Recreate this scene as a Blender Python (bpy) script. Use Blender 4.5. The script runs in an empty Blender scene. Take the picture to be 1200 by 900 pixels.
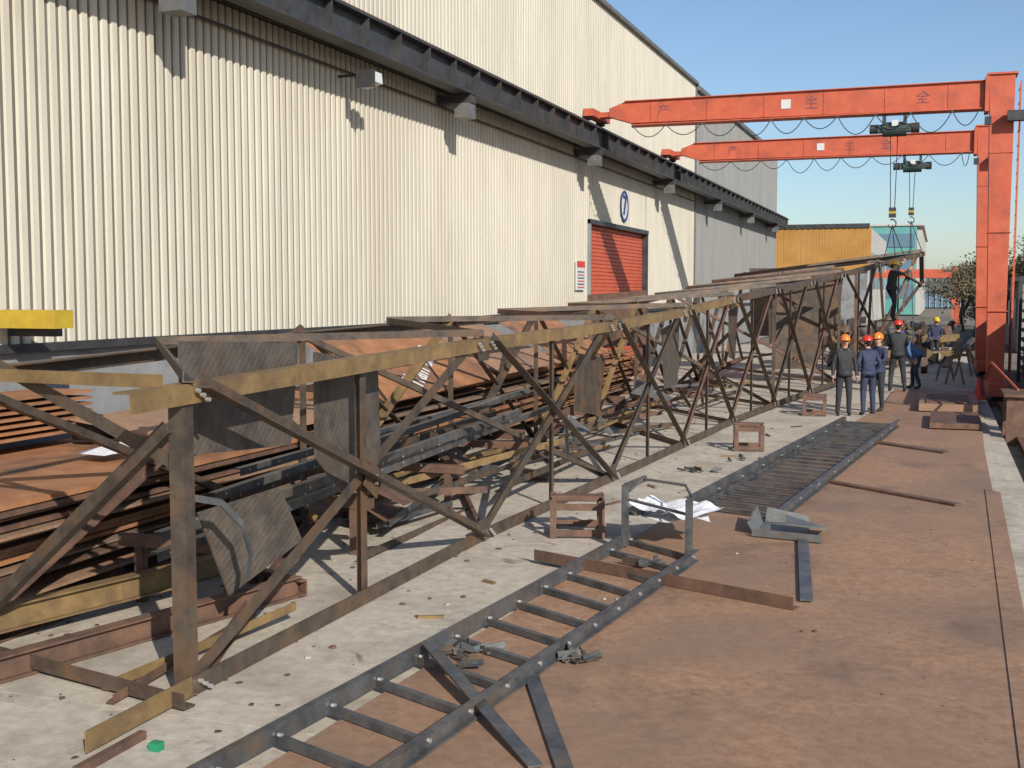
import bpy, math, random
from mathutils import Vector, Matrix
random.seed(7)
S=bpy.context.scene
V=Vector
# ------------------------------------------------------------------ materials
def mat(name,c1,c2=None,rough=.7,metal=0,scale=3,detail=5,bump=.0,bscale=40,c3=None,s3=.6,stretch=(1,1,1),t3=(.5,.62),contrast=(.35,.65),c4=None,s4=.25,t4=(.5,.6),a4=1.0):
    m=bpy.data.materials.new(name);m.use_nodes=True
    nt=m.node_tree;N=nt.nodes;L=nt.links
    b=N['Principled BSDF'];b.inputs['Roughness'].default_value=rough;b.inputs['Metallic'].default_value=metal
    if c2 is None:
        b.inputs['Base Color'].default_value=(*c1,1)
        return m
    tc=N.new('ShaderNodeTexCoord');mp=N.new('ShaderNodeMapping');mp.inputs['Scale'].default_value=stretch
    L.new(tc.outputs['Object'],mp.inputs['Vector'])
    n=N.new('ShaderNodeTexNoise');n.inputs['Scale'].default_value=scale;n.inputs['Detail'].default_value=detail;n.inputs['Roughness'].default_value=.68
    L.new(mp.outputs[0],n.inputs['Vector'])
    r=N.new('ShaderNodeValToRGB');r.color_ramp.elements[0].position=contrast[0];r.color_ramp.elements[1].position=contrast[1]
    r.color_ramp.elements[0].color=(*c1,1);r.color_ramp.elements[1].color=(*c2,1)
    L.new(n.outputs['Fac'],r.inputs['Fac']);out=r.outputs['Color']
    for cc,sc,tt,aa in ((c3,s3,t3,1),(c4,s4,t4,a4)):
        if cc is None: continue
        n2=N.new('ShaderNodeTexNoise');n2.inputs['Scale'].default_value=sc;n2.inputs['Detail'].default_value=6;n2.inputs['Roughness'].default_value=.62;n2.inputs['Distortion'].default_value=.5
        L.new(mp.outputs[0],n2.inputs['Vector'])
        r2=N.new('ShaderNodeValToRGB');r2.color_ramp.elements[0].position=tt[0];r2.color_ramp.elements[1].position=tt[1]
        r2.color_ramp.elements[0].color=(0,0,0,1);r2.color_ramp.elements[1].color=(aa,aa,aa,1)
        L.new(n2.outputs['Fac'],r2.inputs['Fac'])
        mx=N.new('ShaderNodeMixRGB');mx.inputs[2].default_value=(*cc,1)
        L.new(r2.outputs['Color'],mx.inputs[0]);L.new(out,mx.inputs[1]);out=mx.outputs[0]
    L.new(out,b.inputs['Base Color'])
    if bump>0:
        nb=N.new('ShaderNodeTexNoise');nb.inputs['Scale'].default_value=bscale;nb.inputs['Detail'].default_value=3
        L.new(mp.outputs[0],nb.inputs['Vector'])
        bp=N.new('ShaderNodeBump');bp.inputs['Strength'].default_value=bump;bp.inputs['Distance'].default_value=.02
        L.new(nb.outputs['Fac'],bp.inputs['Height']);L.new(bp.outputs[0],b.inputs['Normal'])
    return m
M={}
M['concrete']=mat('concrete_yard',(.40,.345,.275),(.56,.495,.395),.9,scale=8,detail=8,bump=.3,bscale=60,c3=(.28,.23,.175),s3=.9,t3=(.46,.76),c4=(.17,.13,.095),s4=2.6,t4=(.60,.74))
M['dirt']=mat('dirt_ground',(.16,.13,.10),(.25,.21,.16),.95,scale=2,bump=.4,bscale=20,c3=(.1,.085,.07),s3=.3)
M['rust']=mat('rusty_plate',(.27,.145,.08),(.42,.25,.15),.7,scale=14,detail=11,bump=.12,bscale=90,c3=(.22,.145,.10),s3=.45,t3=(.42,.72),c4=(.10,.07,.052),s4=.8,t4=(.54,.78),a4=.75,contrast=(.34,.66))
M['rust2']=mat('orange_rust_plate',(.28,.118,.05),(.41,.19,.085),.8,scale=3,detail=7,bump=.15,bscale=70,c3=(.17,.085,.05),s3=1.1,t3=(.5,.7),c4=(.10,.07,.055),s4=.7,t4=(.56,.70))
M['rust3']=mat('grey_rust_plate',(.17,.12,.09),(.27,.17,.11),.8,scale=3,bump=.15,bscale=70,c3=(.12,.08,.06),s3=1.1,t3=(.5,.7))
M['rustdk']=mat('dark_rust_steel',(.085,.050,.036),(.18,.095,.06),.75,scale=4,bump=.15)
M['steel']=mat('mill_scale_steel',(.058,.046,.038),(.125,.095,.07),.52,metal=.25,scale=5,bump=.1,bscale=50,c3=(.17,.095,.05),s3=2.2,t3=(.48,.7))
M['steelb']=mat('blue_grey_steel',(.06,.064,.070),(.155,.156,.155),.42,metal=.35,scale=4,bump=.08,bscale=50,c3=(.17,.13,.095),s3=2.5,t3=(.52,.72))
M['gold']=mat('yellow_rust_steel',(.16,.105,.045),(.28,.18,.075),.62,metal=.05,scale=4,bump=.1,c3=(.12,.075,.045),s3=2,t3=(.48,.72))
M['grey']=mat('grey_steel_plate',(.12,.125,.125),(.21,.21,.20),.5,metal=.3,scale=4,c3=(.2,.13,.08),s3=3,t3=(.55,.7))
M['bolt']=mat('zinc_bolt',(.6,.6,.58),None,.35,metal=.7)
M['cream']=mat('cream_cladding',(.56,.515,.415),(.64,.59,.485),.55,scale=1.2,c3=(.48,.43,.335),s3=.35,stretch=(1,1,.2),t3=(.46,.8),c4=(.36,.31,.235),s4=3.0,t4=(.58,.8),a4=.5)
M['creamshade']=mat('cream_cladding_groove_shade',(.13,.115,.09),(.20,.178,.142),.7,scale=2,stretch=(1,1,.2))  # groove shadow painted into the colour: darker cream on the recess faces
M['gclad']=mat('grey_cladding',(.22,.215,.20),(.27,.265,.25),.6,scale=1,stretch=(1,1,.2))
M['gcladshade']=mat('grey_cladding_groove_shade',(.13,.128,.12),None,.6)  # darker copy of the grey cladding, shade of the grooves painted in
M['plinth']=mat('plinth_render',(.21,.215,.22),(.28,.28,.275),.9,scale=2,bump=.1,c3=(.16,.15,.14),s3=.8)
M['darkp']=mat('dark_painted_steel',(.035,.036,.04),(.07,.068,.066),.5,metal=.2,scale=3)
M['crane']=mat('crane_red_paint',(.47,.088,.042),(.55,.118,.055),.6,scale=3,c3=(.32,.075,.045),s3=1.3,t3=(.5,.75),c4=(.20,.09,.06),s4=5,t4=(.64,.72))
M['door']=mat('red_shutter',(.48,.09,.045),(.56,.115,.055),.5,scale=2)
M['yellow']=mat('yellow_paint',(.50,.35,.03),(.40,.27,.03),.5,scale=5)
M['white']=mat('white_paint',(.7,.7,.68),None,.7)
M['paper']=mat('paper',(.8,.8,.8),(.62,.62,.64),.85,scale=60,contrast=(.45,.5))
M['blue']=mat('blue_paint',(.03,.06,.2),None,.6)
M['letter']=mat('faded_lettering',(.10,.06,.10),(.40,.09,.06),.6,scale=14,contrast=(.4,.6))
M['green']=mat('green_tag',(.02,.25,.12),None,.5)
M['hoistp']=mat('hoist_paint',(.02,.045,.045),(.05,.07,.06),.5,scale=4)
M['black']=mat('black_rubber',(.02,.02,.022),None,.6)
M['cable']=mat('cable_black',(.03,.03,.03),None,.6)
M['orangeb']=mat('orange_panel',(.44,.22,.05),(.54,.29,.075),.6,scale=.6)
M['wallb']=mat('pale_wall',(.42,.40,.36),(.50,.48,.43),.8,scale=.5)
M['teal']=mat('teal_facade',(.10,.30,.28),(.14,.36,.33),.4,scale=.4)
M['glass']=mat('blue_glass',(.12,.2,.26),None,.25)
M['skin']=mat('skin',(.50,.29,.20),None,.6)
M['hair']=mat('hair',(.02,.015,.012),None,.6)
M['jblack']=mat('black_jacket',(.016,.017,.02),(.032,.033,.037),.75,scale=12,bump=.3,bscale=15)
M['jnavy']=mat('navy_jacket',(.02,.027,.06),(.036,.046,.09),.8,scale=12,bump=.3,bscale=15)
M['jblue']=mat('blue_workwear',(.07,.13,.28),(.1,.17,.33),.8,scale=12,bump=.3,bscale=15)
M['pants']=mat('dark_trousers',(.018,.019,.024),(.035,.035,.04),.85,scale=10)
M['shoe']=mat('shoe',(.03,.025,.02),None,.6)
M['hred']=mat('red_helmet',(.60,.04,.025),None,.3)
M['hyel']=mat('yellow_helmet',(.70,.42,.02),None,.3)
M['hora']=mat('orange_helmet',(.72,.2,.03),None,.3)
M['hblu']=mat('blue_helmet',(.04,.12,.5),None,.3)
M['bark']=mat('bark',(.12,.09,.065),(.18,.14,.10),.9,scale=6)
M['leaf']=mat('dry_foliage',(.16,.12,.06),(.085,.095,.04),.9,scale=1.2)
M['sign']=mat('sign_white',(.6,.6,.58),None,.5)
M['signred']=mat('sign_red',(.6,.05,.04),None,.5)
def tread():
    m=mat('tread_plate',(.075,.065,.058),(.15,.125,.10),.5,metal=.25,scale=5,c3=(.16,.105,.07),s3=1.5,t3=(.5,.75))
    nt=m.node_tree;N=nt.nodes;L=nt.links
    tc=N.new('ShaderNodeTexCoord');mp=N.new('ShaderNodeMapping');mp.inputs['Scale'].default_value=(20,20,20);mp.inputs['Rotation'].default_value=(math.radians(45),0,0)
    v=N.new('ShaderNodeTexVoronoi');v.inputs['Randomness'].default_value=0;v.inputs['Scale'].default_value=.9
    L.new(tc.outputs['Object'],mp.inputs[0]);L.new(mp.outputs[0],v.inputs['Vector'])
    bp=N.new('ShaderNodeBump');bp.invert=True;bp.inputs['Strength'].default_value=.8;bp.inputs['Distance'].default_value=.01
    L.new(v.outputs['Distance'],bp.inputs['Height']);L.new(bp.outputs[0],N['Principled BSDF'].inputs['Normal'])
    return m
M['tread']=tread()
# ------------------------------------------------------------------ mesh builder
class MB:
    def __init__(s): s.v=[];s.f=[];s.m=[];s.ml=[]
    def mi(s,k):
        if k not in s.ml: s.ml.append(k)
        return s.ml.index(k)
    def add(s,vs,fs,k):
        o=len(s.v);s.v+= [tuple(a) for a in vs];i=s.mi(k)
        for f in fs: s.f.append([o+a for a in f]);s.m.append(i)
    def prism(s,poly,ext,k):
        n=len(poly);p=[V(a) for a in poly];e=V(ext)
        vs=p+[a+e for a in p]
        fs=[list(range(n))[::-1],[n+i for i in range(n)]]+[[i,(i+1)%n,n+(i+1)%n,n+i] for i in range(n)]
        s.add(vs,fs,k)
    def box(s,x0,x1,y0,y1,z0,z1,k):
        s.prism([(x0,y0,z0),(x1,y0,z0),(x1,y1,z0),(x0,y1,z0)],(0,0,z1-z0),k)
    def bar(s,p0,p1,w,h,k,up=(0,0,1)):
        p0=V(p0);p1=V(p1);d=(p1-p0).normalized();a=d.cross(V(up))
        if a.length<1e-3:a=d.cross(V((1,0,0)))
        a.normalize();b=a.cross(d).normalized()
        s.prism([p0-a*w/2-b*h/2,p0+a*w/2-b*h/2,p0+a*w/2+b*h/2,p0-a*w/2+b*h/2],p1-p0,k)
    def ang(s,p0,p1,w,k,n1,n2,t=.01):
        p0=V(p0);p1=V(p1);d=(p1-p0).normalized()
        n1=V(n1);n1=(n1-d*n1.dot(d)).normalized();n2=V(n2);n2=(n2-d*n2.dot(d));n2=(n2-n1*n2.dot(n1)).normalized()
        s.prism([p0,p0+n1*w,p0+n1*w+n2*t,p0+n1*t+n2*t,p0+n1*t+n2*w,p0+n2*w],p1-p0,k)
    def chan(s,p0,p1,h,fl,k,side,t=.012):
        p0=V(p0);p1=V(p1);d=(p1-p0).normalized();z=V((0,0,1));z=(z-d*z.dot(d)).normalized()
        n=V(side);n=(n-d*n.dot(d));n=(n-z*n.dot(z)).normalized()
        s.prism([p0,p0+n*fl,p0+n*fl+z*t,p0+n*t+z*t,p0+n*t+z*(h-t),p0+n*fl+z*(h-t),p0+n*fl+z*h,p0+z*h],p1-p0,k)
    def hbeam(s,p0,p1,h,w,k,t=.02):
        p0=V(p0);p1=V(p1);z=V((0,0,1))
        s.bar(p0-z*(h/2-t/2),p1-z*(h/2-t/2),w,t,k);s.bar(p0+z*(h/2-t/2),p1+z*(h/2-t/2),w,t,k)
        s.bar(p0,p1,t*.8,h-2*t,k)
    def tube(s,pts,r,k,n=6,rs=None):
        pts=[V(p) for p in pts];rings=[]
        for i,p in enumerate(pts):
            d=(pts[min(i+1,len(pts)-1)]-pts[max(i-1,0)]).normalized()
            a=d.cross(V((0,0,1)))
            if a.length<.05:a=d.cross(V((1,0,0)))
            a.normalize();b=d.cross(a);rr=rs[i] if rs else r
            rings.append([p+(a*math.cos(q)+b*math.sin(q))*rr for q in [2*math.pi*j/n for j in range(n)]])
        vs=[q for r_ in rings for q in r_];fs=[]
        for i in range(len(pts)-1):
            for j in range(n): fs.append([i*n+j,i*n+(j+1)%n,(i+1)*n+(j+1)%n,(i+1)*n+j])
        fs.append(list(range(n))[::-1]);fs.append([(len(pts)-1)*n+j for j in range(n)])
        s.add(vs,fs,k)
    def obj(s,name,parent=None,loc=None,smooth=False):
        me=bpy.data.meshes.new(name);me.from_pydata(s.v,[],s.f)
        for k in s.ml: me.materials.append(M[k])
        me.polygons.foreach_set('material_index',s.m)
        if smooth: me.polygons.foreach_set('use_smooth',[True]*len(s.f))
        me.update()
        import bmesh
        bm=bmesh.new();bm.from_mesh(me);bmesh.ops.recalc_face_normals(bm,faces=bm.faces);bm.to_mesh(me);bm.free()
        o=bpy.data.objects.new(name,me);S.collection.objects.link(o)
        if loc:o.location=loc
        if parent:o.parent=parent
        return o
def empty(name,loc=(0,0,0)):
    o=bpy.data.objects.new(name,None);o.location=loc;S.collection.objects.link(o);return o
def text(body,name,size,loc,rot,k,parent=None,ext=.004):
    c=bpy.data.curves.new(name,'FONT');c.body=body;c.size=size;c.extrude=ext;c.align_x='CENTER';c.align_y='CENTER'
    c.materials.append(M[k]);o=bpy.data.objects.new(name,c);o.location=loc;o.rotation_euler=rot;S.collection.objects.link(o)
    if parent:o.parent=parent
    return o
R=random.uniform
# ------------------------------------------------------------------ ground
b=MB();b.add([(-1500,-500,-.16),(1500,-500,-.16),(1500,2500,-.16),(-1500,2500,-.16)],[[0,1,2,3]],'dirt');b.obj('ground')
b=MB()
ye=[-6,0,6.3,12.4,18.5,24.6,30.7,36.8,43,49,55,62]
for y0,y1 in zip(ye[:-1],ye[1:]): b.box(-10.4,.98,y0,y1-.012,-.15,0,'concrete')
b.obj('concrete_yard')
b=MB();b.box(.985,1.22,-6,62,-.15,-.03,'concrete');b.obj('concrete_kerb')
b=MB();b.hbeam((1.5,-6,-.06),(1.5,70,-.06),.14,.12,'rustdk',.02);b.obj('ground_crane_rail')
def sheet(name,poly,z,t=.02,k='rust'):
    b=MB();b.prism([(x,y,z) for x,y in poly],(0,0,t),k);return b.obj(name)
sheet('steel_plate',[(-3.75,2.0),(.52,1.8),(.70,13.9),(-2.95,14.2)],.006,.03)
sheet('steel_plate',[(-2.80,14.22),(.72,13.93),(.80,21.6),(-2.0,21.9)],.004,.03)
sheet('steel_plate',[(-1.95,21.93),(.80,21.63),(.94,28.0),(-1.25,28.3)],.006,.028)
sheet('steel_plate',[(-1.2,28.32),(.93,28.02),(1.0,34.0),(-1.05,34.1)],.004,.05,'rust')
sheet('steel_plate',[(.42,2.0),(.60,2.0),(.84,17.0),(.66,17.2)],.0375,.008)
b=MB();b.box(-.1,.85,24.5,27.0,.06,.16,'rustdk');b.box(-.35,.9,28.0,31.0,.06,.22,'rust');b.box(-.2,.7,28.2,30.4,.221,.25,'rustdk');b.obj('steel_plate_pile')
# ------------------------------------------------------------------ warehouse
wh=empty('warehouse')
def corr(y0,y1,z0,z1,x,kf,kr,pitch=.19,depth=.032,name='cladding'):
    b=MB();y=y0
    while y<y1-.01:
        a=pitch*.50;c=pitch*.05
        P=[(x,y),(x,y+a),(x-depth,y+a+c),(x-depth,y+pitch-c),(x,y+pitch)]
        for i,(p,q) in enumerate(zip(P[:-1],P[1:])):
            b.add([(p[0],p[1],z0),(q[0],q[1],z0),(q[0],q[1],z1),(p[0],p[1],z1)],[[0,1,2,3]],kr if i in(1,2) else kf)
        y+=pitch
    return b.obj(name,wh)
dy0,dy1,dz=35.0,42.4,4.75
corr(-4,dy0,2.08,6.9,-10,'cream','creamshade');corr(dy0+.06,dy1,dz+.1,6.9,-10,'cream','creamshade');corr(dy1+.05,51.5,2.08,6.9,-10,'cream','creamshade')
corr(-4,51.5,6.93,11.5,-9.99,'cream','creamshade')
corr(51.56,79,2.08,7.6,-10,'gclad','gcladshade',.25);corr(51.56,79,7.62,11.3,-9.99,'gclad','gcladshade',.25)
b=MB();b.box(-10.35,-10.03,-4,dy0,-.1,2.0,'plinth');b.box(-10.35,-10.03,dy1,79,-.1,2.0,'plinth');b.obj('plinth',wh)
b=MB();b.box(-30,-10.2,-4,79,0,11.4,'gclad');b.obj('core',wh)
b=MB();b.box(-10.3,-9.93,-4,dy0-.05,2.0,2.10,'darkp');b.box(-10.3,-9.93,dy1+.05,79,2.0,2.10,'darkp')
b.box(-30,-9.86,-4,51.5,11.5,11.62,'grey');b.box(-30,-9.85,51.5,79.2,11.3,11.5,'grey')
b.box(-10.05,-9.94,51.45,51.55,2.1,11.5,'grey')
b.obj('trim',wh)
b=MB()
n=40
for i in range(n):
    z0=.0+i*dz/n
    b.prism([(-10.15,dy0,z0),(-10.12,dy0,z0+.02),(-10.12,dy0,z0+dz/n-.025),(-10.15,dy0,z0+dz/n)],(0,dy1-dy0,0),'door')
b.obj('roller_door',wh)
b=MB();b.box(-10.18,-9.92,dy0-.12,dy0,0,dz+.12,'plinth');b.box(-10.18,-9.92,dy1,dy1+.12,0,dz+.12,'darkp');b.box(-10.18,-9.9,dy0-.12,dy1+.12,dz+.001,dz+.14,'darkp');b.obj('door_frame',wh)
b=MB()
for i in range(32):
    a0=2*math.pi*i/32;a1=2*math.pi*(i+1)/32
    for r0,r1 in [(.43,.52)]:
        b.prism([(-9.97,39.2+r0*math.cos(a0),5.55+r0*math.sin(a0)),(-9.97,39.2+r1*math.cos(a0),5.55+r1*math.sin(a0)),(-9.97,39.2+r1*math.cos(a1),5.55+r1*math.sin(a1)),(-9.97,39.2+r0*math.cos(a1),5.55+r0*math.sin(a1))],(.02,0,0),'blue')
b.prism([(-9.985,39.2+.43*math.cos(2*math.pi*i/32),5.55+.43*math.sin(2*math.pi*i/32)) for i in range(32)],(.01,0,0),'sign')
b.obj('number_roundel',wh)
text('7','number_seven',.95,(-9.95,39.2,5.55),(math.pi/2,0,math.pi/2),'blue',wh,.012)
b=MB();b.box(-9.97,-9.93,33.5,34.35,2.75,3.6,'sign');b.box(-9.928,-9.92,33.52,34.33,3.42,3.6,'signred')
for i in range(6):b.box(-9.928,-9.922,33.6,34.25,2.82+i*.09,2.85+i*.09,'darkp' if i%2 else 'signred')
b.obj('notice_sign')
# runway rail on wall
b=MB();xa=-9.36
b.box(xa-.18,xa+.18,-4,79,7.33,7.37,'darkp');b.box(xa-.18,xa+.18,-4,79,6.78,6.82,'darkp');b.box(xa-.02,xa+.02,-4,79,6.82,7.33,'darkp')
b.box(xa-.04,xa+.04,-4,79,7.371,7.46,'rustdk')
b.box(-9.95,xa-.185,-4,79,7.31,7.35,'darkp');b.box(-9.96,-9.86,-4,79,6.9,7.30,'darkp')
y=-3.5
while y<79:
    b.box(xa-.17,xa-.021,y,y+.02,6.82,7.33,'darkp');b.box(xa+.021,xa+.17,y,y+.02,6.82,7.33,'darkp');y+=1.3
for y in [3.3,13.3,23.3,33.3,43.4,53.6,63.6,73.6]:
    b.box(-9.95,xa+.16,y,y+.3,6.60,6.775,'darkp');b.box(xa-.2,xa+.14,y-.02,y+.32,6.30,6.595,'grey')
b.obj('crane_runway_beam')
b=MB();b.box(-9.95,-9.5,18.9,18.95,6.42,6.46,'darkp');b.prism([(-9.5,18.8,6.22),(-9.2,18.8,6.30),(-9.22,18.8,6.48),(-9.48,18.8,6.40)],(0,.34,0),'sign');b.box(-9.53,-9.18,18.78,18.8,6.2,6.5,'darkp');b.obj('floodlight')
b=MB();b.box(-9.95,-9.9,-4,51,6.55,6.58,'darkp');b.box(-9.95,-9.88,-4,79,7.62,7.66,'darkp');b.obj('cable_conduit')
b=MB();b.box(-9.92,-9.02,10.55,10.85,2.30,2.50,'yellow');b.box(-9.94,-9.3,10.87,11.0,2.2,2.29,'darkp');b.obj('yellow_bracket_beam')
# ------------------------------------------------------------------ gantry cranes
def crane(Y,hx,hookz,chars):
    root=empty('gantry_crane')
    b=MB();x0,x1=-8.45,1.05;zt,zb=7.99,7.38
    b.prism([(x0-.4,Y-.22,zb+.22),(x0+.25,Y-.22,zb+.02),(x1,Y-.22,zb-.02),(x1,Y-.22,zt+.03),(x0+.05,Y-.22,zt),(x0-.4,Y-.22,zt-.16)],(0,.44,0),'crane')
    b.prism([(x0+.05,Y-.29,zt+.002),(x1,Y-.29,zt+.032),(x1,Y+.29,zt+.032),(x0+.05,Y+.29,zt+.002)],(0,0,.022),'crane')
    b.box(x0+.25,x1,Y-.28,Y+.28,zb-.05,zb-.022,'crane')
    x=x0+.8
    while x<x1: b.box(x,x+.02,Y-.235,Y-.221,zb+.01,zt-.01,'crane');x+=1.55
    b.box(-9.42,-9.12,Y-.9,Y+.9,7.56,7.76,'crane');b.box(-9.12,x0-.41,Y-.2,Y+.2,7.60,7.74,'crane')
    for q in (-.7,.7): b.tube([(-9.46,Y+q,7.58),(-9.24,Y+q,7.58)],.12,'darkp',14)
    b.obj('girder',root)
    b=MB()
    def lev(xa,xb,ya,yb,z): return [(xa,ya,z),(xb,ya,z),(xb,yb,z),(xa,yb,z)]
    a=lev(1.08,1.68,Y-.33,Y+.33,8.15);c=lev(1.22,1.62,Y-.28,Y+.28,.42)
    b.add(a+c,[[0,1,2,3],[4,5,6,7],[0,1,5,4],[1,2,6,5],[2,3,7,6],[3,0,4,7]],'crane')
    b.box(1.02,1.74,Y-.38,Y+.38,8.151,8.2,'crane')
    b.box(.98,1.08,Y-.36,Y+.36,7.25,8.14,'crane')
    for z in (2.2,4.2,6.2): b.box(1.13,1.68,Y-.34,Y+.34,z,z+.015,'crane')
    b.box(1.22,1.68,Y-1.5,Y+1.5,.12,.42,'crane')
    for q in (-1.2,1.2): b.tube([(1.3,Y+q,.15),(1.66,Y+q,.15)],.18,'darkp',16)
    for q in (-.2,.2): b.bar((1.78,Y+q,.5),(1.82,Y+q,8.0),.03,.03,'crane')
    z=.8
    while z<7.9: b.bar((1.79,Y-.2,z),(1.79,Y+.2,z),.02,.02,'crane');z+=.35
    b.box(1.5,2.1,Y-.7,Y-.42,6.95,7.2,'darkp');b.box(.98,1.14,Y-.5,Y-.37,6.9,7.1,'darkp')
    b.obj('leg',root)
    b=MB()
    b.box(hx-.42,hx+.42,Y-.14,Y+.14,6.86,7.06,'hoistp');b.tube([(hx-.62,Y,6.96),(hx-.42,Y,6.96)],.12,'darkp',12);b.tube([(hx+.42,Y,6.96),(hx+.62,Y,6.96)],.13,'darkp',12)
    b.tube([(hx-.3,Y,6.94),(hx+.3,Y,6.94)],.19,'hoistp',16)
    b.box(hx-.3,hx-.22,Y-.2,Y+.2,7.06,7.33,'darkp');b.box(hx+.22,hx+.3,Y-.2,Y+.2,7.06,7.33,'darkp')
    b.box(hx-.06,hx+.1,Y-.24,Y-.20,7.0,7.15,'sign')
    for q in (-.09,.09): b.tube([(hx+q,Y,6.78),(hx+q*.6,Y,hookz+.35)],.012,'cable',5)
    b.box(hx-.09,hx+.09,Y-.06,Y+.06,hookz+.1,hookz+.36,'darkp');b.box(hx-.092,hx+.092,Y-.062,Y-.06,hookz+.2,hookz+.26,'yellow')
    b.tube([(hx+.10*math.sin(t),Y,hookz-.06+.11*math.cos(t)) for t in [i*.5 for i in range(-1,10)]],.022,'darkp',6)
    b.obj('hoist',root)
    b=MB();x=x0+.3
    while x<x1-.3:
        x2=min(x+R(.85,1.1),x1-.2);pts=[];sag=.42*R(.7,1.3)
        for i in range(11):
            t=i/10;pts.append((x+(x2-x)*t,Y-.27,zb-.06-sag*4*t*(1-t)))
        b.tube(pts,.013,'cable',5);b.box(x-.03,x+.03,Y-.29,Y-.25,zb-.12,zb-.051,'darkp');x=x2
    b.obj('festoon_cable',root)
    for x,ch in chars: text(ch,'lettering',.36,(x,Y-.226,7.68),(math.pi/2,0,0),'letter',root,.003)
    b=MB();b.box(-4.1,-3.85,Y-.235,Y-.222,7.58,7.82,'sign');b.obj('rating_plate',root)
    return root
crane(33.2,-1.2,4.55,[(-7.3,'产'),(-3.3,'生'),(-.5,'全')])
crane(43.2,-.95,5.2,[(-7.0,'产'),(-3.0,'生'),(-1.8,'全')])
b=MB()
for p in [(-1.6,38.5,3.75),(-1.0,38.5,3.75),(-1.3,39.2,3.8)]: b.tube([(-1.2,33.3,4.45),p],.012,'cable',5)
b.tube([(-.95,43.2,5.1),(-.9,40.4,3.9)],.014,'cable',5);b.tube([(-.95,43.2,5.1),(-.5,40.6,3.9)],.014,'cable',5);b.tube([(-.95,43.2,5.1),(-.7,40.6,.2)],.014,'cable',5)
b.obj('lifting_sling')
# ------------------------------------------------------------------ lattice tower lying on its side
T=empty('lattice_steel_tower')
nb=[(5.7,-4.62,0,2.08),(12,-4.58,0,2.2),(16.4,-4.30,0,2.28),(20,-4.1,0,2.4),(24.4,-3.85,.02,2.62),(29,-3.35,.05,2.86),(34.6,-2.55,.12,3.22),(38,-1.6,1.3,3.6),(41,-.45,3.0,4.0)]
bb=[(5.7,-6.85,0,2.1),(12,-6.85,0,2.25),(20,-6.85,0,2.35),(28,-6.8,0,2.5),(34.6,-6.6,.1,2.85),(41,-6.25,.4,3.3)]
def ip(T_,y):
    for a,c in zip(T_[:-1],T_[1:]):
        if y<=c[0]+1e-6:
            t=(y-a[0])/(c[0]-a[0]);return [a[i]+(c[i]-a[i])*t for i in range(4)]
    return list(T_[-1])
def NT(y,dx=0,dz=0): a=ip(nb,y);return V((a[1]+dx,y,a[3]+dz))
def NB(y,dx=0,dz=0): a=ip(nb,y);return V((a[1]+dx,y,a[2]+dz))
def BT(y,dx=0,dz=0): a=ip(bb,y);return V((a[1]+dx,y,a[3]+dz))
def BB(y,dx=0,dz=0): a=ip(bb,y);return V((a[1]+dx,y,a[2]+dz))
b=MB()
ys=[a[0] for a in nb]
def bolts(b,p,n,cnt=3,d=(0,0,1),sp=.06):
    for i in range(cnt):
        q=V(p)+V(d)*sp*(i-(cnt-1)/2);b.tube([q,q+V(n)*.028],.016,'bolt',6)
for i in range(len(ys)-1):
    y0,y1=ys[i],ys[i+1]
    y0e=6.05 if i==0 else y0
    b.ang(NT(y0e),NT(y1),.135,'gold' if i<4 else 'steel',(0,0,-1),(-1,0,0),.014)
    b.ang(NB(y0,0,.01),NB(y1,0,.01),.13,'steel',(0,0,1),(-1,0,0),.014)
b.bar((-4.612,5.55,.085),(-4.612,6.6,.085),.012,.13,'gold')
ysb=[a[0] for a in bb]
for y0,y1 in zip(ysb[:-1],ysb[1:]):
    b.ang(BT(y0),BT(y1),.13,'steel',(0,0,-1),(1,0,0),.014)
    b.ang(BB(y0,0,.01),BB(y1,0,.01),.13,'rustdk',(0,0,1),(1,0,0),.014)
b.obj('chords',T)
pan=[6.6,12.0,16.4,20.4,24.2,27.8,31.2,34.6,37.8,40.8]
b=MB()
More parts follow.
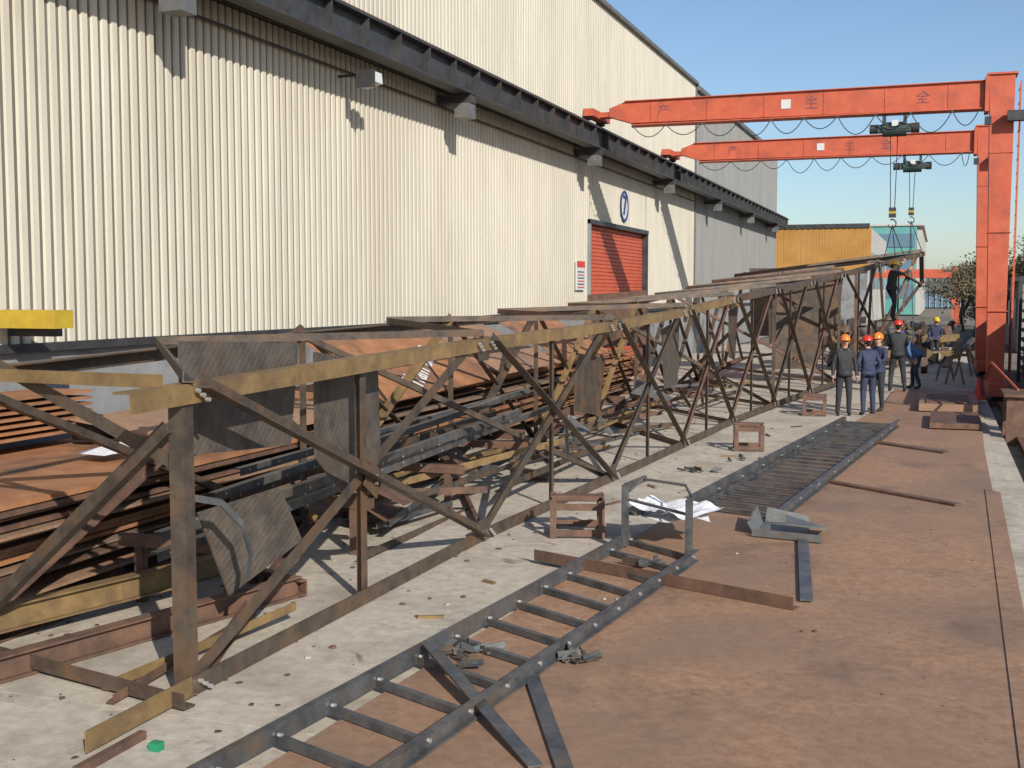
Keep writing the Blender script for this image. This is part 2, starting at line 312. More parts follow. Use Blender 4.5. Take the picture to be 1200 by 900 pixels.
for i,(a,c) in enumerate(zip(pan[:-1],pan[1:])):
    w=.1 if i<2 else .09
    ks=['steel','steel','gold','rustdk','steel']
    b.ang(NT(a+.12,.016,-.03),NB(c-.1,.016,.06),w,'steel',(0,0,1),(1,0,0),.01)
    b.ang(NB(a+.05,-.03,.06),NT(c-.15,-.03,-.05),w,'steel' if i<2 else random.choice(['steel','rustdk']),(0,0,1),(-1,0,0),.01)
    m=(a+c)/2
    b.ang(NB(m,-.06,.0),NT(m,-.06,-.02),w*(1.0 if i<1 else .6),'steel',(0,-1,0),(-1,0,0),.01)
    if i==0:b.ang(NB(a,-.02,.0),NT(a,-.02,.0),.115,'steel',(0,1,0),(-1,0,0),.012)
    elif i in(5,7): b.ang(NB(a,-.02,.0),NT(a,-.02,.0),.07,'steel',(0,1,0),(-1,0,0),.01)
    for p in (NT(a+.14,.03,-.08),NT(c-.2,.03,-.08),NB(c-.16,.03,.1),NB(a+.1,.03,.08)):
        bolts(b,p,(1,0,0),3,(0,.8,-.5),.07)
    q=(NT(m,.02)+NB(m,.02))/2;bolts(b,q,(1,0,0),2)
    b.ang(BT(a),BB(c),.09,'steel',(0,0,1),(1,0,0));b.ang(BB(a,.03),BT(c,.03),.09,random.choice(ks),(0,0,1),(1,0,0))
    if i: b.ang(BB(a),BT(a),.08,'steel',(0,1,0),(1,0,0))
    b.ang(NT(a,-.02,.012),BT(m,.05,.012),.075,random.choice(['steel','steel','rustdk']),(0,1,0),(0,0,1));b.ang(BT(m,.05,.025),NT(c,-.02,.025),.075,'steel',(0,1,0),(0,0,1))
    b.ang(NB(a,-.05,.02),BB(c,.05,.02),.08,'rustdk',(0,1,0),(0,0,1))
    if i in (2,5): b.ang(NT(a,-.1,-.1),BB(c,.1,.05),.07,random.choice(ks),(0,0,1),(0,1,0))
    if i in (1,4,6): b.ang(BT(a,.1,-.1),NB(c,-.1,.05),.07,random.choice(ks),(0,0,1),(0,1,0))
b.ang((-6.9,6.85,2.06),(-4.68,6.45,2.08),.09,'gold',(0,0,1),(0,1,0));b.ang((-6.9,6.85,.05),(-4.5,6.35,.02),.10,'steel',(0,0,1),(0,1,0))
b.ang((-6.95,6.9,2.35),(-4.72,6.62,1.52),.09,'steel',(0,0,1),(0,1,0));b.ang((-6.95,6.95,.02),(-4.72,6.56,1.78),.09,'steel',(0,0,1),(0,1,0))
b.ang(NT(40.8),BT(40.8),.12,'steel',(0,0,-1),(0,-1,0));b.ang(NT(40.9),NB(41),.14,'steel',(0,-1,0),(-1,0,0));b.ang(NB(37,-.05),BT(40.9),.1,'steel',(0,0,1),(0,1,0))
for y in (35.8,36.8,38.2,39.4):
    b.ang(NB(y,.03),NT(y+R(-.6,.9),.03),.08,random.choice(['steel','rustdk']),(0,1,0),(-1,0,0))
b.obj('bracing',T)
b=MB()
def vpl(x,pts,k='tread',t=.014): b.prism([(x+ (p[2] if len(p)>2 else 0),p[0],p[1]) for p in pts],(t,0,0),k)
vpl(-4.98,[(7.05,2.36),(8.7,2.28),(8.55,1.45),(7.05,1.55)])
vpl(-4.92,[(8.85,2.2),(10.05,2.05),(10.1,1.15),(9.3,.95),(8.85,1.3)])
b.prism([(-5.2,7.55,1.05),(-5.0,8.4,1.12),(-5.0,8.75,.62),(-5.2,7.95,.32)],(.014,0,0),'tread')
vpl(-4.75,[(16.0,1.85),(17.5,1.7),(17.2,.85),(15.9,1.05)],'steel')
vpl(-4.5,[(20.3,2.05),(21.8,2.2),(21.7,1.0),(20.6,1.0)],'tread')
vpl(-4.2,[(25.5,2.3),(26.7,2.4),(26.4,1.2),(25.6,1.3)],'steel')
vpl(-3.9,[(29.5,2.5),(31.0,2.7),(31.0,1.5),(29.8,1.4)],'steel')
for y in pan[1:-1]:
    for f,s_ in ((NT,-1),(NB,1)):
        p=f(y,-.012);b.prism([p+V((0,-.22,0)),p+V((0,.22,0)),p+V((0,.14,s_*.24)),p+V((0,-.14,s_*.24))],(-.01,0,0),'steel')
m=(NT(9.3)+NB(9.3))/2;b.prism([m+V((.004,-.2,-.02)),m+V((.004,.05,-.18)),m+V((.004,.2,.02)),m+V((.004,-.05,.18))],(.008,0,0),'steel')
b.obj('gusset_plates',T)
b=MB();b.prism([(-6.0,41.2,1.2),(-3.2,41.6,1.2),(-3.0,41.6,3.5),(-6.1,41.2,3.5)],(0,.03,0),'steel');b.prism([(-4.6,36,.4),(-3.4,37,.4),(-3.3,37,2.2),(-4.5,36,2.4)],(0,.03,0),'steel');b.obj('base_panels',T)
b=MB()
pts=[(-4.9,7.1,1.25),(-4.85,7.35,1.18),(-4.8,7.55,.98),(-4.78,7.62,.76),(-4.8,7.6,.58)]
for p,q in zip(pts[:-1],pts[1:]): b.bar(p,q,.05,.012,'steelb',(1,0,0))
b.obj('bent_strap',T)
# ------------------------------------------------------------------ plate stacks along the wall
def stack(name,x0,x1,y0,y1,z0,n,tt=.03,gap=.02,jit=.26):
    b=MB();z=z0
    for i in range(n):
        jx,jy,jr=R(-jit,jit*.25),R(-jit,jit)*2,R(-.03,.015)
        t=tt*R(.5,1.3);g=gap*R(.2,2.0)
        pts=[(x0,y0),(x1+jx,y0+jy),(x1+jx+jr*6,y1+jy*.6),(x0,y1)]
        b.prism([(p[0],p[1],z+R(0,.012)) for p in pts],(0,0,t),random.choice(['rust2','rust2','rust','rustdk','rust3']) if i<n-1 else 'rust2')
        z+=t+g
    return b.obj(name)
stack('steel_plate_stack',-9.5,-6.98,2.5,13.2,.18,15,.036,.024)
stack('steel_plate_stack',-9.4,-7.2,13.6,23.5,.2,17,.036,.026)
stack('steel_plate_stack',-9.4,-7.4,24.2,31,.2,18,.036,.024)
b=MB()
for y in (3.5,6.2,9,11.8,14.5,17.5,20.5,23,25,28,30.5): b.box(-9.6,-7.1,y,y+.15,0,.175,'rustdk')
b.obj('timber_bearers')
b=MB()
b.prism([(-6.95,14.5,1.2),(-6.95,18.8,1.25),(-8.6,19.2,2.15),(-8.6,14.9,2.10)],(0,0,.02),'rust2')
b.prism([(-6.9,19.0,1.3),(-7.0,22.6,1.3),(-8.9,23,2.05),(-8.8,19.4,1.95)],(0,0,.02),'rust')
b.prism([(-7.2,23.5,1.3),(-7.2,27,1.3),(-8.9,27.2,2.2),(-8.8,23.6,2.1)],(0,0,.02),'rust2')
b.prism([(-7.1,10.4,1.12),(-7.0,13.9,1.12),(-8.7,14.1,1.35),(-8.9,10.6,1.3)],(0,0,.018),'rust')
b.obj('tilted_steel_plates')
t=text('Tran1 B018','chalk_writing',.5,(0,0,0),(0,0,0),'white')
th=math.atan(.9/1.65);s_,c_=math.sin(th),math.cos(th);zz=1.225+(7.5-6.95)*.9/1.65+.035
Mx=Matrix(((0,-c_,s_,-7.5),(1,0,0,16.9),(0,s_,c_,zz),(0,0,0,1)))@Matrix.Rotation(.35,4,'Z');t.matrix_world=Mx
b=MB()
for i in range(7): b.box(-9.7,-9.0,9.3+i*.02,11.1,1.15+i*.07,1.18+i*.07,'rust2')
b.obj('rust_plate_bundle')
b=MB();b.prism([(-8.6,30.0,1.2),(-7.9,33.5,1.2),(-7.9,33.5,2.75),(-8.6,30.0,2.62)],(.04,0,0),'rustdk')
b.box(-8.6,-8.5,30.5,30.6,0,1.2,'rustdk');b.box(-8.0,-7.9,33.2,33.3,0,1.2,'rustdk');b.obj('rusty_panel')
b=MB();b.tube([(-8.9,11.0,1.06),(-8.9,11.0,1.2),(-8.9,11.0,1.3),(-8.9,11.0,1.34)],.2,'black',12,[.24,.25,.17,.03]);b.obj('black_bag',smooth=True)
b=MB();b.add([(-8.1,9.7,1.09),(-7.7,9.65,1.09),(-7.6,10.0,1.11),(-7.85,10.1,1.17),(-8.1,10.05,1.1)],[[0,1,3],[1,2,3],[0,3,4]],'paper');b.obj('paper_sheet')
b=MB()
for i,(x,z) in enumerate([(-5.45,.90),(-5.62,.82),(-5.8,.98),(-5.98,.88),(-6.16,1.04),(-5.6,.70),(-5.95,.72)]):
    y0=7.3+(-5.45-x)*3.4+R(-.2,.3);y1=17+R(-1.5,2);dx=R(-.25,.05)
    b.ang((x,y0,z),(x+dx,y1,z+R(.0,.25)),.075,'steelb' if i!=3 else 'steel',(0,0,-1),(-1,0,0),.012)
    y=y0+.15
    while y<y1:
        q=V((x+dx*(y-y0)/(y1-y0)+.001,y,z-.03));b.tube([q,q+V((.006,0,0))],.013,'bolt',6);y+=.55
for y in (8.6,10.9,13.4,15.8): b.bar((-6.7,y,.54),(-5.4,y,.54),.1,.1,'rustdk');b.bar((-5.6,y,0),(-5.6,y,.49),.08,.08,'rustdk');b.bar((-6.5,y,0),(-6.5,y,.49),.08,.08,'rustdk')
b.obj('angle_bar_bundle')
b=MB()
b.hbeam((-6.9,6.2,.22),(-5.95,9.8,.22),.2,.12,'gold',.014);b.hbeam((-6.3,5.6,.1),(-5.3,9.2,.1),.18,.12,'rustdk',.014)
b.chan((-6.5,9.8,.02),(-5.2,9.2,.02),.14,.08,'rustdk',(0,-1,0))
b.ang((-5.2,6.5,.02),(-4.85,8.4,.12),.07,'gold',(0,0,1),(-1,0,0));b.ang((-5.0,6.3,.02),(-5.1,8.2,.1),.06,'rustdk',(0,0,1),(-1,0,0))
b.ang((-6.6,5.3,.0),(-5.0,5.1,.0),.09,'steel',(0,0,1),(0,-1,0))
for i in range(56):
    y=R(8.5,34);x0=R(-6.6,-4.9);a=R(-.6,.6)+(math.pi/2 if R(0,1)<.3 else 0);l=R(.8,4.5)
    d=V((math.sin(a),math.cos(a),R(-.03,.1)));z=R(.02,.35)
    p=V((x0,y,z));q=p+d*l
    if q.x>-4.5 or q.x<-6.9: q.x=R(-6.5,-4.8)
    b.ang(p,q,R(.05,.09),random.choice(['steel','rustdk','gold','steelb','steel']),(0,0,1),(-1,0,0))
for i in range(14):
    y=R(10,34);x=R(-6.4,-5.0);z=R(.05,.5);s_=R(.3,.9)
    b.prism([(x,y,z),(x-s_,y+R(-.2,.2),z+R(0,.4)),(x-s_,y+s_,z+R(0,.4)),(x,y+s_*.8,z)],(0,0,.012),random.choice(['rustdk','grey','steel','rustdk']))
b.obj('loose_steel_members')
# ------------------------------------------------------------------ ladders
def ladder(L0,L1,R0,R1,z,h,fl,sp,k,inner=False,rw=.05):
    b=MB();L0,L1,R0,R1=[V((*p,z)) for p in (L0,L1,R0,R1)]
    side=(R0-L0).normalized()
    b.chan(L0,L1,h,fl,k,-side);b.chan(R0,R1,h,fl,k,side)
    if inner:
        b.ang(L0+side*.09,L1+side*.09,.05,k,(0,0,1),side);b.ang(R0-side*.09,R1-side*.09,.05,k,(0,0,1),-side)
    ln=(L1-L0).length;n=int(ln/sp)
    for i in range(n+1):
        t=(i*sp+.15)/ln
        if t>1:break
        a=L0.lerp(L1,t)+V((0,0,h*.45));c=R0.lerp(R1,t)+V((0,0,h*.45))
        b.ang(a,c,rw,k,(0,1,0),(0,0,-1),.008)
        if not inner or i%3==0:
            for q,s_ in ((a,-1),(c,1)):
                bolts(b,q+side*s_*.002+V((0,.025,0)),side*s_,1);bolts(b,q-side*s_*.012+V((0,.025,0)),-side*s_,1)
    return b
b=ladder((-3.84,3.6),(-3.0,12.2),(-3.02,3.4),(-2.22,11.6),.045,.115,.055,.56,'steelb')
def post(x,y,h): b.bar((x,y,.06),(x,y,h),.09,.06,'steelb')
post(-3.02,12.0,.70);post(-2.26,11.55,.66)
b.bar((-3.02,12.02,.68),(-2.95,12.6,.68),.04,.06,'steelb')
b.tube([(-3.0,12.1,.62),(-2.9,12.3,.72),(-2.4,12.05,.72),(-2.24,11.62,.66)],.016,'steelb',6)
b.tube([(-3.0,12.0,.55),(-2.28,11.6,.50)],.016,'steelb',6)
b.box(-3.06,-2.9,12.1,12.75,.36,.40,'steelb')
b.obj('steel_ladder')
b=ladder((-2.83,14.3),(-1.7,25.0),(-1.72,13.9),(-.72,24.8),.045,.13,.07,.40,'steelb',True,.045)
b.obj('steel_ladder')
b=MB()
def paper(cx,cy,z,w,l,a,n=8):
    vs=[];fs=[]
    for i in range(n+1):
        for j in range(n+1):
            u=(i/n-.5)*w;v=(j/n-.5)*l;x=cx+u*math.cos(a)-v*math.sin(a);y=cy+u*math.sin(a)+v*math.cos(a)
            vs.append((x,y,z+.03*math.sin(i*1.1+cx*9)*math.cos(j*.8)+R(0,.008)+.05*(j/n)**3))
    for i in range(n):
        for j in range(n):
            q=i*(n+1)+j;fs.append([q,q+1,q+n+2,q+n+1])
    b.add(vs,fs,'paper')
paper(-2.62,12.5,.34,.70,.85,.3);paper(-2.42,12.3,.40,.5,.6,-.5);paper(-2.75,12.2,.44,.4,.5,.9)
b.obj('construction_drawings')
def stand(x,y,w,h,r,k='rustdk'):
    b=MB()
    for sx in(-1,1):
        for sy in(-1,1): b.ang((sx*w/2,sy*w/2,0),(sx*w/2,sy*w/2,h),.07,k,(-sx,0,0),(0,-sy,0))
    for z in (.06,h-.07):
        for s_ in (-1,1):
            b.bar((-w/2,s_*(w/2-.01),z),(w/2,s_*(w/2-.01),z),.015,.075,k);b.bar((s_*(w/2-.01),-w/2+.02,z),(s_*(w/2-.01),w/2-.02,z),.015,.075,k)
    b.box(-w/2,w/2,-.08,.08,h+.001,h+.02,k)
    o=b.obj('steel_trestle',None,(x,y,0));o.rotation_euler=(0,0,r);return o
stand(-3.75,12.7,.6,.42,.3);stand(-3.0,20.5,.5,.45,.2);stand(-2.5,26.8,.5,.45,.1)
def single(name,fn):
    b=MB();fn(b);return b.obj(name)
single('angle_bar',lambda b:b.ang((-3.72,11.1,.04),(-1.08,10.05,.04),.11,'rustdk',(0,0,1),(0,1,0)))
single('flat_bar',lambda b:b.bar((-1.35,17.1,.055),(.3,15.75,.055),.13,.025,'rustdk'))
single('flat_bar',lambda b:b.bar((-1.15,22.1,.05),(.2,20.9,.05),.2,.03,'rustdk'))
single('flat_bar',lambda b:b.bar((-1.32,13.1,.06),(-1.0,10.35,.06),.11,.018,'steelb'))
single('flat_bar',lambda b:b.bar((-3.38,7.7,.19),(-2.05,6.15,.06),.09,.014,'steelb'))
single('flat_bar',lambda b:b.bar((-2.65,7.8,.05),(-1.85,6.1,.05),.10,.02,'steelb'))
def brk(b):
    b.box(-1.85,-1.3,13.1,13.8,.04,.055,'grey');b.prism([(-1.85,13.1,.056),(-1.85,13.8,.056),(-1.92,13.8,.24),(-1.92,13.1,.17)],(.014,0,0),'grey')
    b.prism([(-1.82,13.82,.056),(-1.3,13.82,.056),(-1.35,13.85,.15),(-1.8,13.85,.22)],(0,.014,0),'grey');b.prism([(-1.05,13.1,.15),(-1.5,13.05,.18),(-1.55,13.5,.2),(-1.1,13.5,.08)],(0,0,.014),'grey')
    b.ang((-1.85,12.98,.05),(-1.1,12.85,.05),.08,'grey',(0,0,1),(0,1,0))
single('gusset_bracket',brk)
def scrap(cx,cy,n,r,z=.05):
    b=MB()
    for i in range(n):
        x,y=cx+R(-r,r),cy+R(-r,r);a=R(0,3.14);l=R(.05,.2);d=V((math.cos(a),math.sin(a),R(-.05,.15)))*l
        b.ang((x,y,z+.02*i/ n),V((x,y,z+.02))+d,R(.03,.06),random.choice(['steelb','grey','steel']),(0,0,1),d.cross(V((0,0,1))),.008)
    b.obj('scrap_offcuts')
scrap(-3.2,7.9,12,.22);scrap(-2.42,8.15,8,.12);scrap(-3.3,17.6,7,.25,.01);scrap(-2.8,19,5,.3,.01);scrap(-2.6,11.2,5,.12,.06)
b=MB()
def peb(x,y,s_,z,k,f=.5):
    a0=R(0,6)
    b.prism([(x+s_*R(.6,1.3)*math.cos(a+a0),y+s_*R(.6,1.3)*math.sin(a+a0),z) for a in (0,1.3,2.6,3.9,5.1)],(0,0,s_*f),k)
for i in range(420):
    y=R(5,33);x=-4.75+R(0,1)**1.6*(1.35+y*.03)
    if R(0,1)<.5: x=R(-6.8,-4.6)
    if x>-3.9 and y<12.5: continue
    peb(x,y,R(.006,.028)*(1.4 if R(0,1)<.1 else 1),0.0005,random.choice(['concrete','rustdk','rust3','rustdk','steel']),R(.2,.6))
for x,y in ((-2.9,5.2),(-2.6,5.0),(-2.5,5.3),(-2.75,9.2),(-2.62,9.9),(-2.55,10.2),(-.9,9.5),(-1.9,12.1)):
    for j in range(2): peb(x+R(-.06,.06),y+R(-.06,.06),R(.012,.022),.037,random.choice(['sign','concrete','rustdk']))
for i in range(70): peb(R(-2,.4),R(6,20),R(.004,.012),.037,random.choice(['rustdk','steel','rust3']),.4)
b.obj('pebble_debris')
b=MB()
for (x,y,a,l) in ((-4.0,8.9,.4,.22),(-3.9,14.5,1.2,.3),(-3.6,16,2.2,.25),(-3.8,10.2,2.7,.15),(-3.3,19.5,.2,.3),(-2.9,22.5,1.9,.35),(-2.7,24.2,.9,.3)):
    b.bar((x,y,.012),(x+l*math.cos(a),y+l*math.sin(a),.012),.04,.02,random.choice(['steel','rustdk','gold']))
b.obj('steel_offcuts')
single('marker_block',lambda b:(b.box(-4.32,-4.25,5.74,5.8,.0,.05,'green'),b.box(-4.5,-4.45,5.3,5.9,0,.05,'rustdk')))
# ------------------------------------------------------------------ right-hand side things
b=MB()
for y in (24.0,25.2): b.box(1.25,1.95,y,y+.06,-.15,.75,'rustdk')
b.box(1.2,2.0,23.9,25.4,.75,.8,'rustdk');b.tube([(1.5,25.0,.8),(1.1,27.5,1.2),(1.05,29.5,.7)],.03,'crane',6)
b.obj('steel_bench')
b=MB()
for i in range(9):
    z=-.1+i*.33
    for j in range(3): b.hbeam((2.7+j*.5,26,z),(2.9+j*.5,46,z),.3,.3,random.choice(['darkp','rustdk','steel']),.03)
for y in (26,31,36,41,46): b.box(2.4,2.5,y,y+.1,-.15,3.2,'darkp')
b.obj('steel_beam_rack')
b=MB();b.tube([(1.0,31.5,.06),(1.0,31.5,.1),(1.0,31.5,.11),(1.0,31.5,.6)],.1,'signred',14,[.2,.2,.14,.03]);b.obj('traffic_cone')
b=MB()
for i in range(110):
    y=R(41.5,75);x=R(-5.5,.9);l=R(.5,3);a=R(-.4,.4)
    b.bar((x,y,R(0,.9)),(x+math.sin(a)*l,y+l,R(0,1.1)),R(.05,.3),R(.05,.4),random.choice(['rustdk','steel','darkp','steel','gold']))
b.obj('steel_stock')
for (x,y) in ((.5,36.5),(.25,38.0),(.8,40)):
    single('timber_trestle',lambda b:(b.bar((x-.25,y,.05),(x-.05,y,.95),.06,.06,'gold'),b.bar((x+.25,y,.05),(x+.05,y,.95),.06,.06,'gold'),b.bar((x-.3,y,.9),(x+.3,y,.9),.08,.08,'gold')))
# ------------------------------------------------------------------ distant buildings
ob=empty('orange_warehouse')
b=MB();b.box(-24,-5.4,100,135,0,8,'wallb');b.obj('walls',ob)
b=MB();x=-24
while x<-5.45:
    b.prism([(x,99.95,4.4),(x+.3,99.95,4.4),(x+.35,99.88,4.4),(x+.45,99.88,4.4)],(0,0,3.4),'orangeb');x+=.46
b.box(-24,-5.3,99.8,99.95,7.8,8.15,'darkp');b.box(-24,-5.4,99.85,99.95,4.2,4.4,'darkp');b.box(-24,-5.4,99.9,99.99,0,4.2,'plinth')
for i in range(5): b.box(-5.38,-5.3,103+i*6,106+i*6,3,6,'glass')
b.obj('facade',ob)
tb=empty('teal_building');b=MB();b.box(-9,-2.6,150,200,0,10.5,'teal');b.box(-2.58,-2.0,150,200,0,10.0,'wallb')
for i in range(3):b.box(-8.8,-2.8,149.9,149.98,2+i*3.0,3.6+i*3.0,'glass')
b.box(-9.2,-1.8,149.8,200.5,10.5,10.7,'wallb');b.obj('walls',tb)
fb=empty('far_office_building');b=MB();b.box(-3.5,4,220,240,0,5.2,'glass')
for i in range(8): b.box(-3.5+i*1.0,-3.4+i*1.0,219.8,219.98,0,5.2,'wallb')
b.box(-3.7,4.2,219.7,240,5.2,5.5,'wallb');b.obj('walls',fb)
for Y,z in ((105,4.1),(135,4.9)):
    b=MB();b.box(-6,1.6,Y,Y+.5,z-.25,z+.2,'crane');b.box(1.3,1.7,Y-.3,Y+.5,-.1,z+.5,'crane');b.box(-6,-5.6,Y,Y+.4,-.1,z,'crane');b.obj('gantry_crane')
b=MB();b.box(3.5,16,60,95,-.1,3.2,'gclad');b.box(3.2,16.2,59.8,95.2,3.2,3.4,'darkp')
for i in range(8): b.box(3.42,3.49,61+i*4,63+i*4,1,2.4,'glass')
b.obj('low_shed')
# ------------------------------------------------------------------ trees
def tree_mesh(seed,h):
    rnd=random.Random(seed);b=MB()
    def br(p,d,l,r,lv):
        q=p+d*l;mid=p+d*l*.5+V((rnd.uniform(-1,1),rnd.uniform(-1,1),0))*l*.06
        b.tube([p,mid,q],r,'bark',5 if lv<2 else 3,[r,r*.85,r*.65])
        if lv>=2:
            for k in range(6 if lv>=3 else 3):
                c=p.lerp(q,rnd.random())+V([rnd.gauss(0,.22) for _ in range(3)])
                s_=rnd.uniform(.05,.13);u=V([rnd.gauss(0,1) for _ in range(3)]).normalized();w=u.orthogonal().normalized()
                b.add([c,c+u*s_,c+u*s_*.6+w*s_,c+w*s_*.7],[[0,1,2,3]],'leaf')
        if lv<4:
            for k in range(4):
                nd=(d+V([rnd.gauss(0,.5) for _ in range(3)])+V((0,0,.15))).normalized()
                br(p.lerp(q,rnd.uniform(.45,1)),nd,l*rnd.uniform(.55,.8),r*.55,lv+1)
    br(V((0,0,0)),V((0,0,1)),h*.32,h*.022,0)
    return b
tm=[tree_mesh(i,7.5).obj('tree') for i in (1,2,3)]
pos=[(4.6,62),(6.2,70),(2.6,66),(8.3,66),(2.2,80),(5.2,88),(9.5,84),(1.7,92),(3.5,104),(6.8,100),(12,95),(1.5,112),(2.2,125)]
for i,(x,y) in enumerate(pos):
    if i<3:o=tm[i]
    else:
        o=bpy.data.objects.new('tree',tm[i%3].data);S.collection.objects.link(o)
    s_=R(.95,1.25);o.location=(x,y,-.16);o.rotation_euler=(0,0,R(0,6.28));o.scale=(s_,s_,s_*R(.9,1.1))
b=MB();rnd=random.Random(5)
for i in range(5200):
    x=rnd.uniform(-60,90);y=rnd.uniform(230,262);hh=5+2.2*math.sin(x*.21)+1.5*math.sin(x*.53+2);z=hh*math.sqrt(rnd.random())
    s_=rnd.uniform(.4,.9);u=V([rnd.gauss(0,1) for _ in range(3)]).normalized();w=u.orthogonal().normalized();c=V((x,y,z))
    b.add([c,c+u*s_,c+u*s_*.5+w*s_],[[0,1,2]],'leaf')
b.obj('distant_tree_line')
# ------------------------------------------------------------------ people
def person(name,loc,yaw,jk,pk,hk,bend=0,arms=None,legs=None,h=1.72):
    root=empty(name,loc);root.rotation_euler=(0,0,yaw);sc=h/1.74;root.scale=(sc,sc,sc)
    arms=arms or [((-.24,.0,1.14),(-.26,.08,.88)),((.24,.0,1.14),(.26,.08,.88))]
    legs=legs or [((-.11,.02,.50),(-.12,-.02,.09)),((.11,.02,.50),(.13,-.01,.09))]
    piv=V((0,0,.95));rm=Matrix.Rotation(-bend,3,'X')
    def up(p): return piv+rm@(V(p)-piv)
    vs=[];rad=[];ed=[];cl=[]
    def add(p,r,par,c):
        vs.append(V(p));rad.append(r);cl.append(c)
        if par is not None: ed.append((par,len(vs)-1))
        return len(vs)-1
    pel=add((0,0,.95),(.155,.12),None,'p')
    sp=add(up((0,0,1.12)),(.15,.115),pel,'j');ch=add(up((0,.0,1.32)),(.17,.125),sp,'j');nb_=add(up((0,-.01,1.46)),(.075,.075),ch,'j')
    nk=add(up((0,.0,1.53)),(.056,.056),nb_,'s');hd=add(up((0,.02,1.61)),(.085,.09),nk,'s');ht=add(up((0,.01,1.70)),(.075,.085),hd,'s')
    hands=[]
    for s_,(el,wr) in zip((-1,1),arms):
        el=V(el);wr=V(wr)
        sh=add(up((s_*.175,-.005,1.405)),(.068,.068),ch,'j');e=add(up(el),(.052,.052),sh,'j');w=add(up(wr),(.036,.036),e,'j')
        d=(up(wr)-up(el)).normalized();hp=up(wr)+d*.06;add(hp,(.036,.024),w,'s');hands.append((up(wr)+d*.085,d,s_))
    for s_,(kn,an) in zip((-1,1),legs):
        kn=V(kn);an=V(an)
        hi=add((s_*.09,0,.88),(.105,.105),pel,'p');k=add(kn,(.068,.072),hi,'p');a=add(an,(.05,.052),k,'p')
        he=add(an+V((0,.03,-.05)),(.045,.04),a,'f');add(an+V((0,.17,-.06)),(.04,.03),he,'f')
    me=bpy.data.meshes.new('tmp');me.from_pydata([tuple(v) for v in vs],ed,[]);o=bpy.data.objects.new('tmp',me);S.collection.objects.link(o)
    m=o.modifiers.new('s','SKIN');m.use_smooth_shade=True
    for i,r in enumerate(rad): me.skin_vertices[0].data[i].radius=r;me.skin_vertices[0].data[i].use_root=(i==0)
    q=o.modifiers.new('u','SUBSURF');q.levels=2;q.render_levels=2
    dg=bpy.context.evaluated_depsgraph_get();ev=o.evaluated_get(dg);nm=bpy.data.meshes.new_from_object(ev)
    bpy.data.objects.remove(o)
    K=[jk,pk,'skin','shoe'];idx={'j':0,'p':1,'s':2,'f':3};nm.materials.clear()
    for k in K:nm.materials.append(M[k])
    segs=[]
    for a_,c_ in ed: segs.append((vs[a_],vs[c_],cl[c_]))
    for f_ in nm.polygons:
        c=f_.center;best=(9,'j')
        for a_,c_,k in segs:
            ab=c_-a_;t=max(0,min(1,(c-a_).dot(ab)/max(ab.length_squared,1e-9)));dd=(c-(a_+ab*t)).length
            if dd<best[0]:best=(dd,k)
        f_.material_index=idx[best[1]];f_.use_smooth=True
    bo=bpy.data.objects.new('body',nm);S.collection.objects.link(bo);bo.parent=root
    b=MB()
    for hp,d,s_ in hands:
        a=d.cross(V((0,1,0)))
        if a.length<.2:a=d.cross(V((1,0,0)))
        a.normalize();n=a.cross(d)
        side=n
        for i,(ln,of) in enumerate(((.062,.026),(.072,.009),(.067,-.009),(.052,-.026))):
            p=hp+side*of;p1=p+d*ln*.45;p2=p1+(d-a*s_*.45).normalized()*ln*.35;p3=p2+(d-a*s_*1.1).normalized()*ln*.3
            b.tube([p-d*.02,p1,p2,p3],.009,'skin',6,[.0095,.0095,.0085,.007])
        p=hp-d*.045+side*.03;b.tube([p,p+(side+d*.7).normalized()*.035,p+(side*.5+d).normalized()*.06],.01,'skin',6,[.012,.011,.009])
    def hp_(p): return up(p)
    b.tube([hp_((0,.10,1.645)),hp_((0,.128,1.61)),hp_((0,.108,1.60))],.012,'skin',6,[.008,.016,.012])
    for s_ in (-1,1):
        b.tube([hp_((s_*.032,.102,1.64)),hp_((s_*.032,.110,1.64))],.011,'hair',6)
        b.tube([hp_((s_*.086,.02,1.60)),hp_((s_*.095,.01,1.63)),hp_((s_*.086,.0,1.655))],.014,'skin',6)
        b.tube([hp_((s_*.018,.104,1.662)),hp_((s_*.05,.098,1.664))],.005,'hair',5)
    b.tube([hp_((-.026,.103,1.575)),hp_((0,.110,1.573)),hp_((.026,.103,1.575))],.006,'signred',5)
    b.tube([hp_((0,-.02,1.56)),hp_((0,-.035,1.62)),hp_((0,-.03,1.67))],.08,'hair',10,[.06,.082,.08])
    b.tube([hp_((0,-.01,1.455)),hp_((0,-.008,1.50))],.085,jk,12,[.095,.078])
    b.tube([(0,0,.88),(0,0,.93),hp_((0,0,1.03))],.16,jk,14,[.180,.178,.160])
    b.obj('details',root,smooth=True)
    b=MB();n=16;rings=[]
    for zz,rr in ((0,1.0),(.035,.97),(.075,.86),(.105,.66),(.125,.38),(.132,.05)):
        rings.append([hp_((.118*rr*math.cos(2*math.pi*i/n),.012+.14*rr*math.sin(2*math.pi*i/n),1.672+zz)) for i in range(n)])
    vs2=[p for r_ in rings for p in r_];fs=[]
    for r_ in range(5):
        for i in range(n): fs.append([r_*n+i,r_*n+(i+1)%n,(r_+1)*n+(i+1)%n,(r_+1)*n+i])
    fs.append([5*n+i for i in range(n)]);b.add(vs2,fs,hk)
    brim=[hp_((x,y,1.668)) for x,y in [(.125*math.cos(2*math.pi*i/n),.012+(.15+(.06 if 1<i<7 else 0)*math.sin(2*math.pi*i/n)**2)*math.sin(2*math.pi*i/n)) for i in range(n)]]
    b.prism(brim,rm@V((0,0,.01)),hk)
    b.tube([hp_((0,.15,1.69)),hp_((0,.10,1.775)),hp_((0,0,1.808)),hp_((0,-.08,1.78)),hp_((0,-.12,1.70))],.014,hk,6)
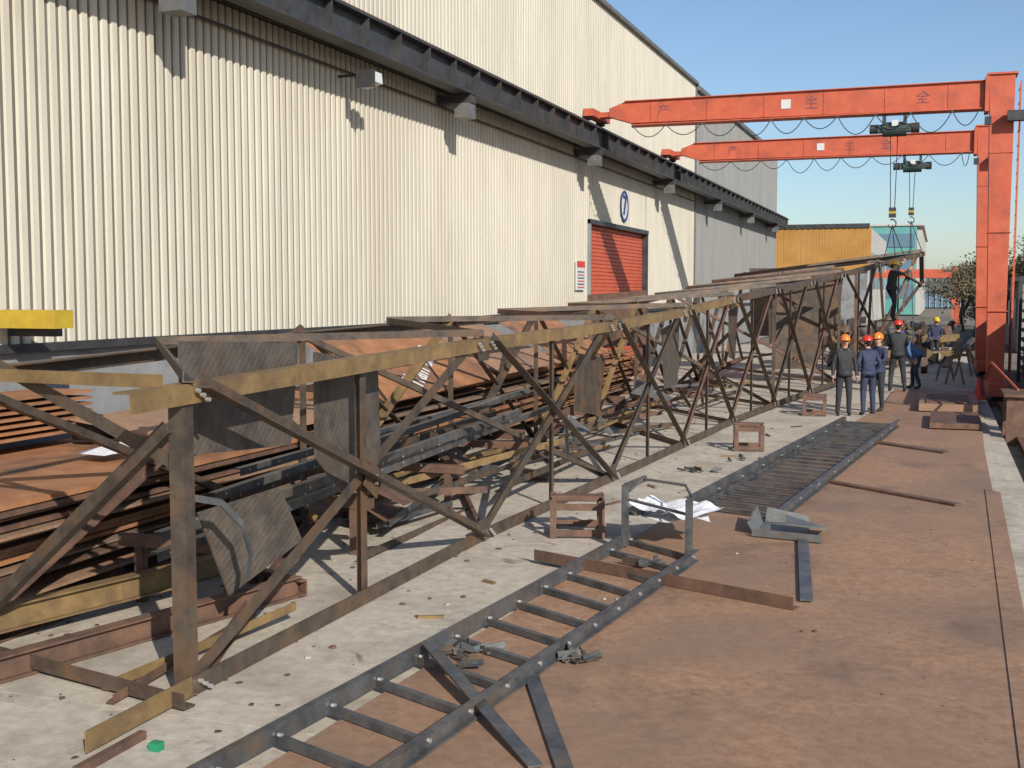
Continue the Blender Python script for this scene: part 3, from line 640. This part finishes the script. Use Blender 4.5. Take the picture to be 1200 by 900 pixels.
    b.obj('helmet',root,smooth=True)
    return root
deg=math.radians
hold=[((-.25,.1,1.18),(-.1,.26,1.12)),((.25,.1,1.18),(.1,.26,1.12))]
pock=[((-.27,-.06,1.16),(-.2,.1,1.0)),((.27,-.06,1.16),(.2,.1,1.0))]
person('worker',(-1.9,27.0,0.0),deg(195),'jblack','pants','hora',0,None)
person('worker',(-1.40,27.2,.0),deg(30),'jnavy','jnavy','hred',.12,pock,h=1.7)
person('worker',(-1.24,27.9,.034),deg(150),'jnavy','pants','hora',.0,hold,h=1.7)
person('worker',(-.98,33.3,.055),deg(10),'jblack','pants','hred',.05,hold,[((-.14,.05,.5),(-.17,-.02,.09)),((.14,.02,.5),(.18,-.06,.09))],h=1.85)
person('worker',(-.5,35.2,.0),deg(100),'jblue','jnavy','hblu',.75,[((-.2,.15,1.2),(-.15,.2,.95)),((.2,.15,1.2),(.12,.25,.98))],[((-.12,.08,.5),(-.14,-.05,.09)),((.12,.12,.5),(.15,.1,.09))],h=1.75)
person('worker',(-1.3,36.6,1.85),deg(-60),'jblack','pants','hyel',.1,[((-.25,.2,1.5),(-.2,.35,1.75)),((.25,.2,1.4),(.2,.38,1.55))],[((-.14,.2,.6),(-.15,.1,.15)),((.12,.05,.5),(.14,0,.09))])
T2=MB();T2.bar((-1.75,36.2,1.86),(-.9,37.0,1.86),.12,.03,'steel');T2.bar((-1.7,36.2,0),(-1.7,36.2,1.84),.06,.06,'steel');T2.bar((-.95,37.0,0),(-.95,37.0,1.84),.06,.06,'steel');T2.obj('standing_trestle')
person('worker',(-.1,48,0),deg(200),'jnavy','pants','hyel',.2,pock)
# ------------------------------------------------------------------ light, sky, camera
sd=V((1,-1.1,.80)).normalized()
w=bpy.data.worlds.new('World');S.world=w;w.use_nodes=True;nt=w.node_tree
sky=nt.nodes.new('ShaderNodeTexSky');sky.sky_type='NISHITA';sky.sun_disc=False
sky.sun_elevation=math.asin(sd.z);sky.sun_rotation=math.atan2(sd.x,sd.y)
sky.air_density=1.0;sky.dust_density=.7;sky.ozone_density=3.5
nt.links.new(sky.outputs[0],nt.nodes['Background'].inputs[0]);nt.nodes['Background'].inputs[1].default_value=.125
l=bpy.data.lights.new('sun','SUN');l.energy=5;l.angle=deg(.5);l.color=(1,.95,.87)
lo=bpy.data.objects.new('sun',l);S.collection.objects.link(lo);lo.rotation_euler=(-sd).to_track_quat('-Z','Y').to_euler()
cam=bpy.data.cameras.new('camera');cam.sensor_width=36;cam.lens=42;cam.clip_end=4000;cam.clip_start=.1
co=bpy.data.objects.new('camera',cam);co.location=(0,0,2.7);co.rotation_euler=(deg(90-4.411),0,deg(19.6));S.collection.objects.link(co);S.camera=co
S.view_settings.view_transform='Standard';S.view_settings.look='None';S.view_settings.exposure=0
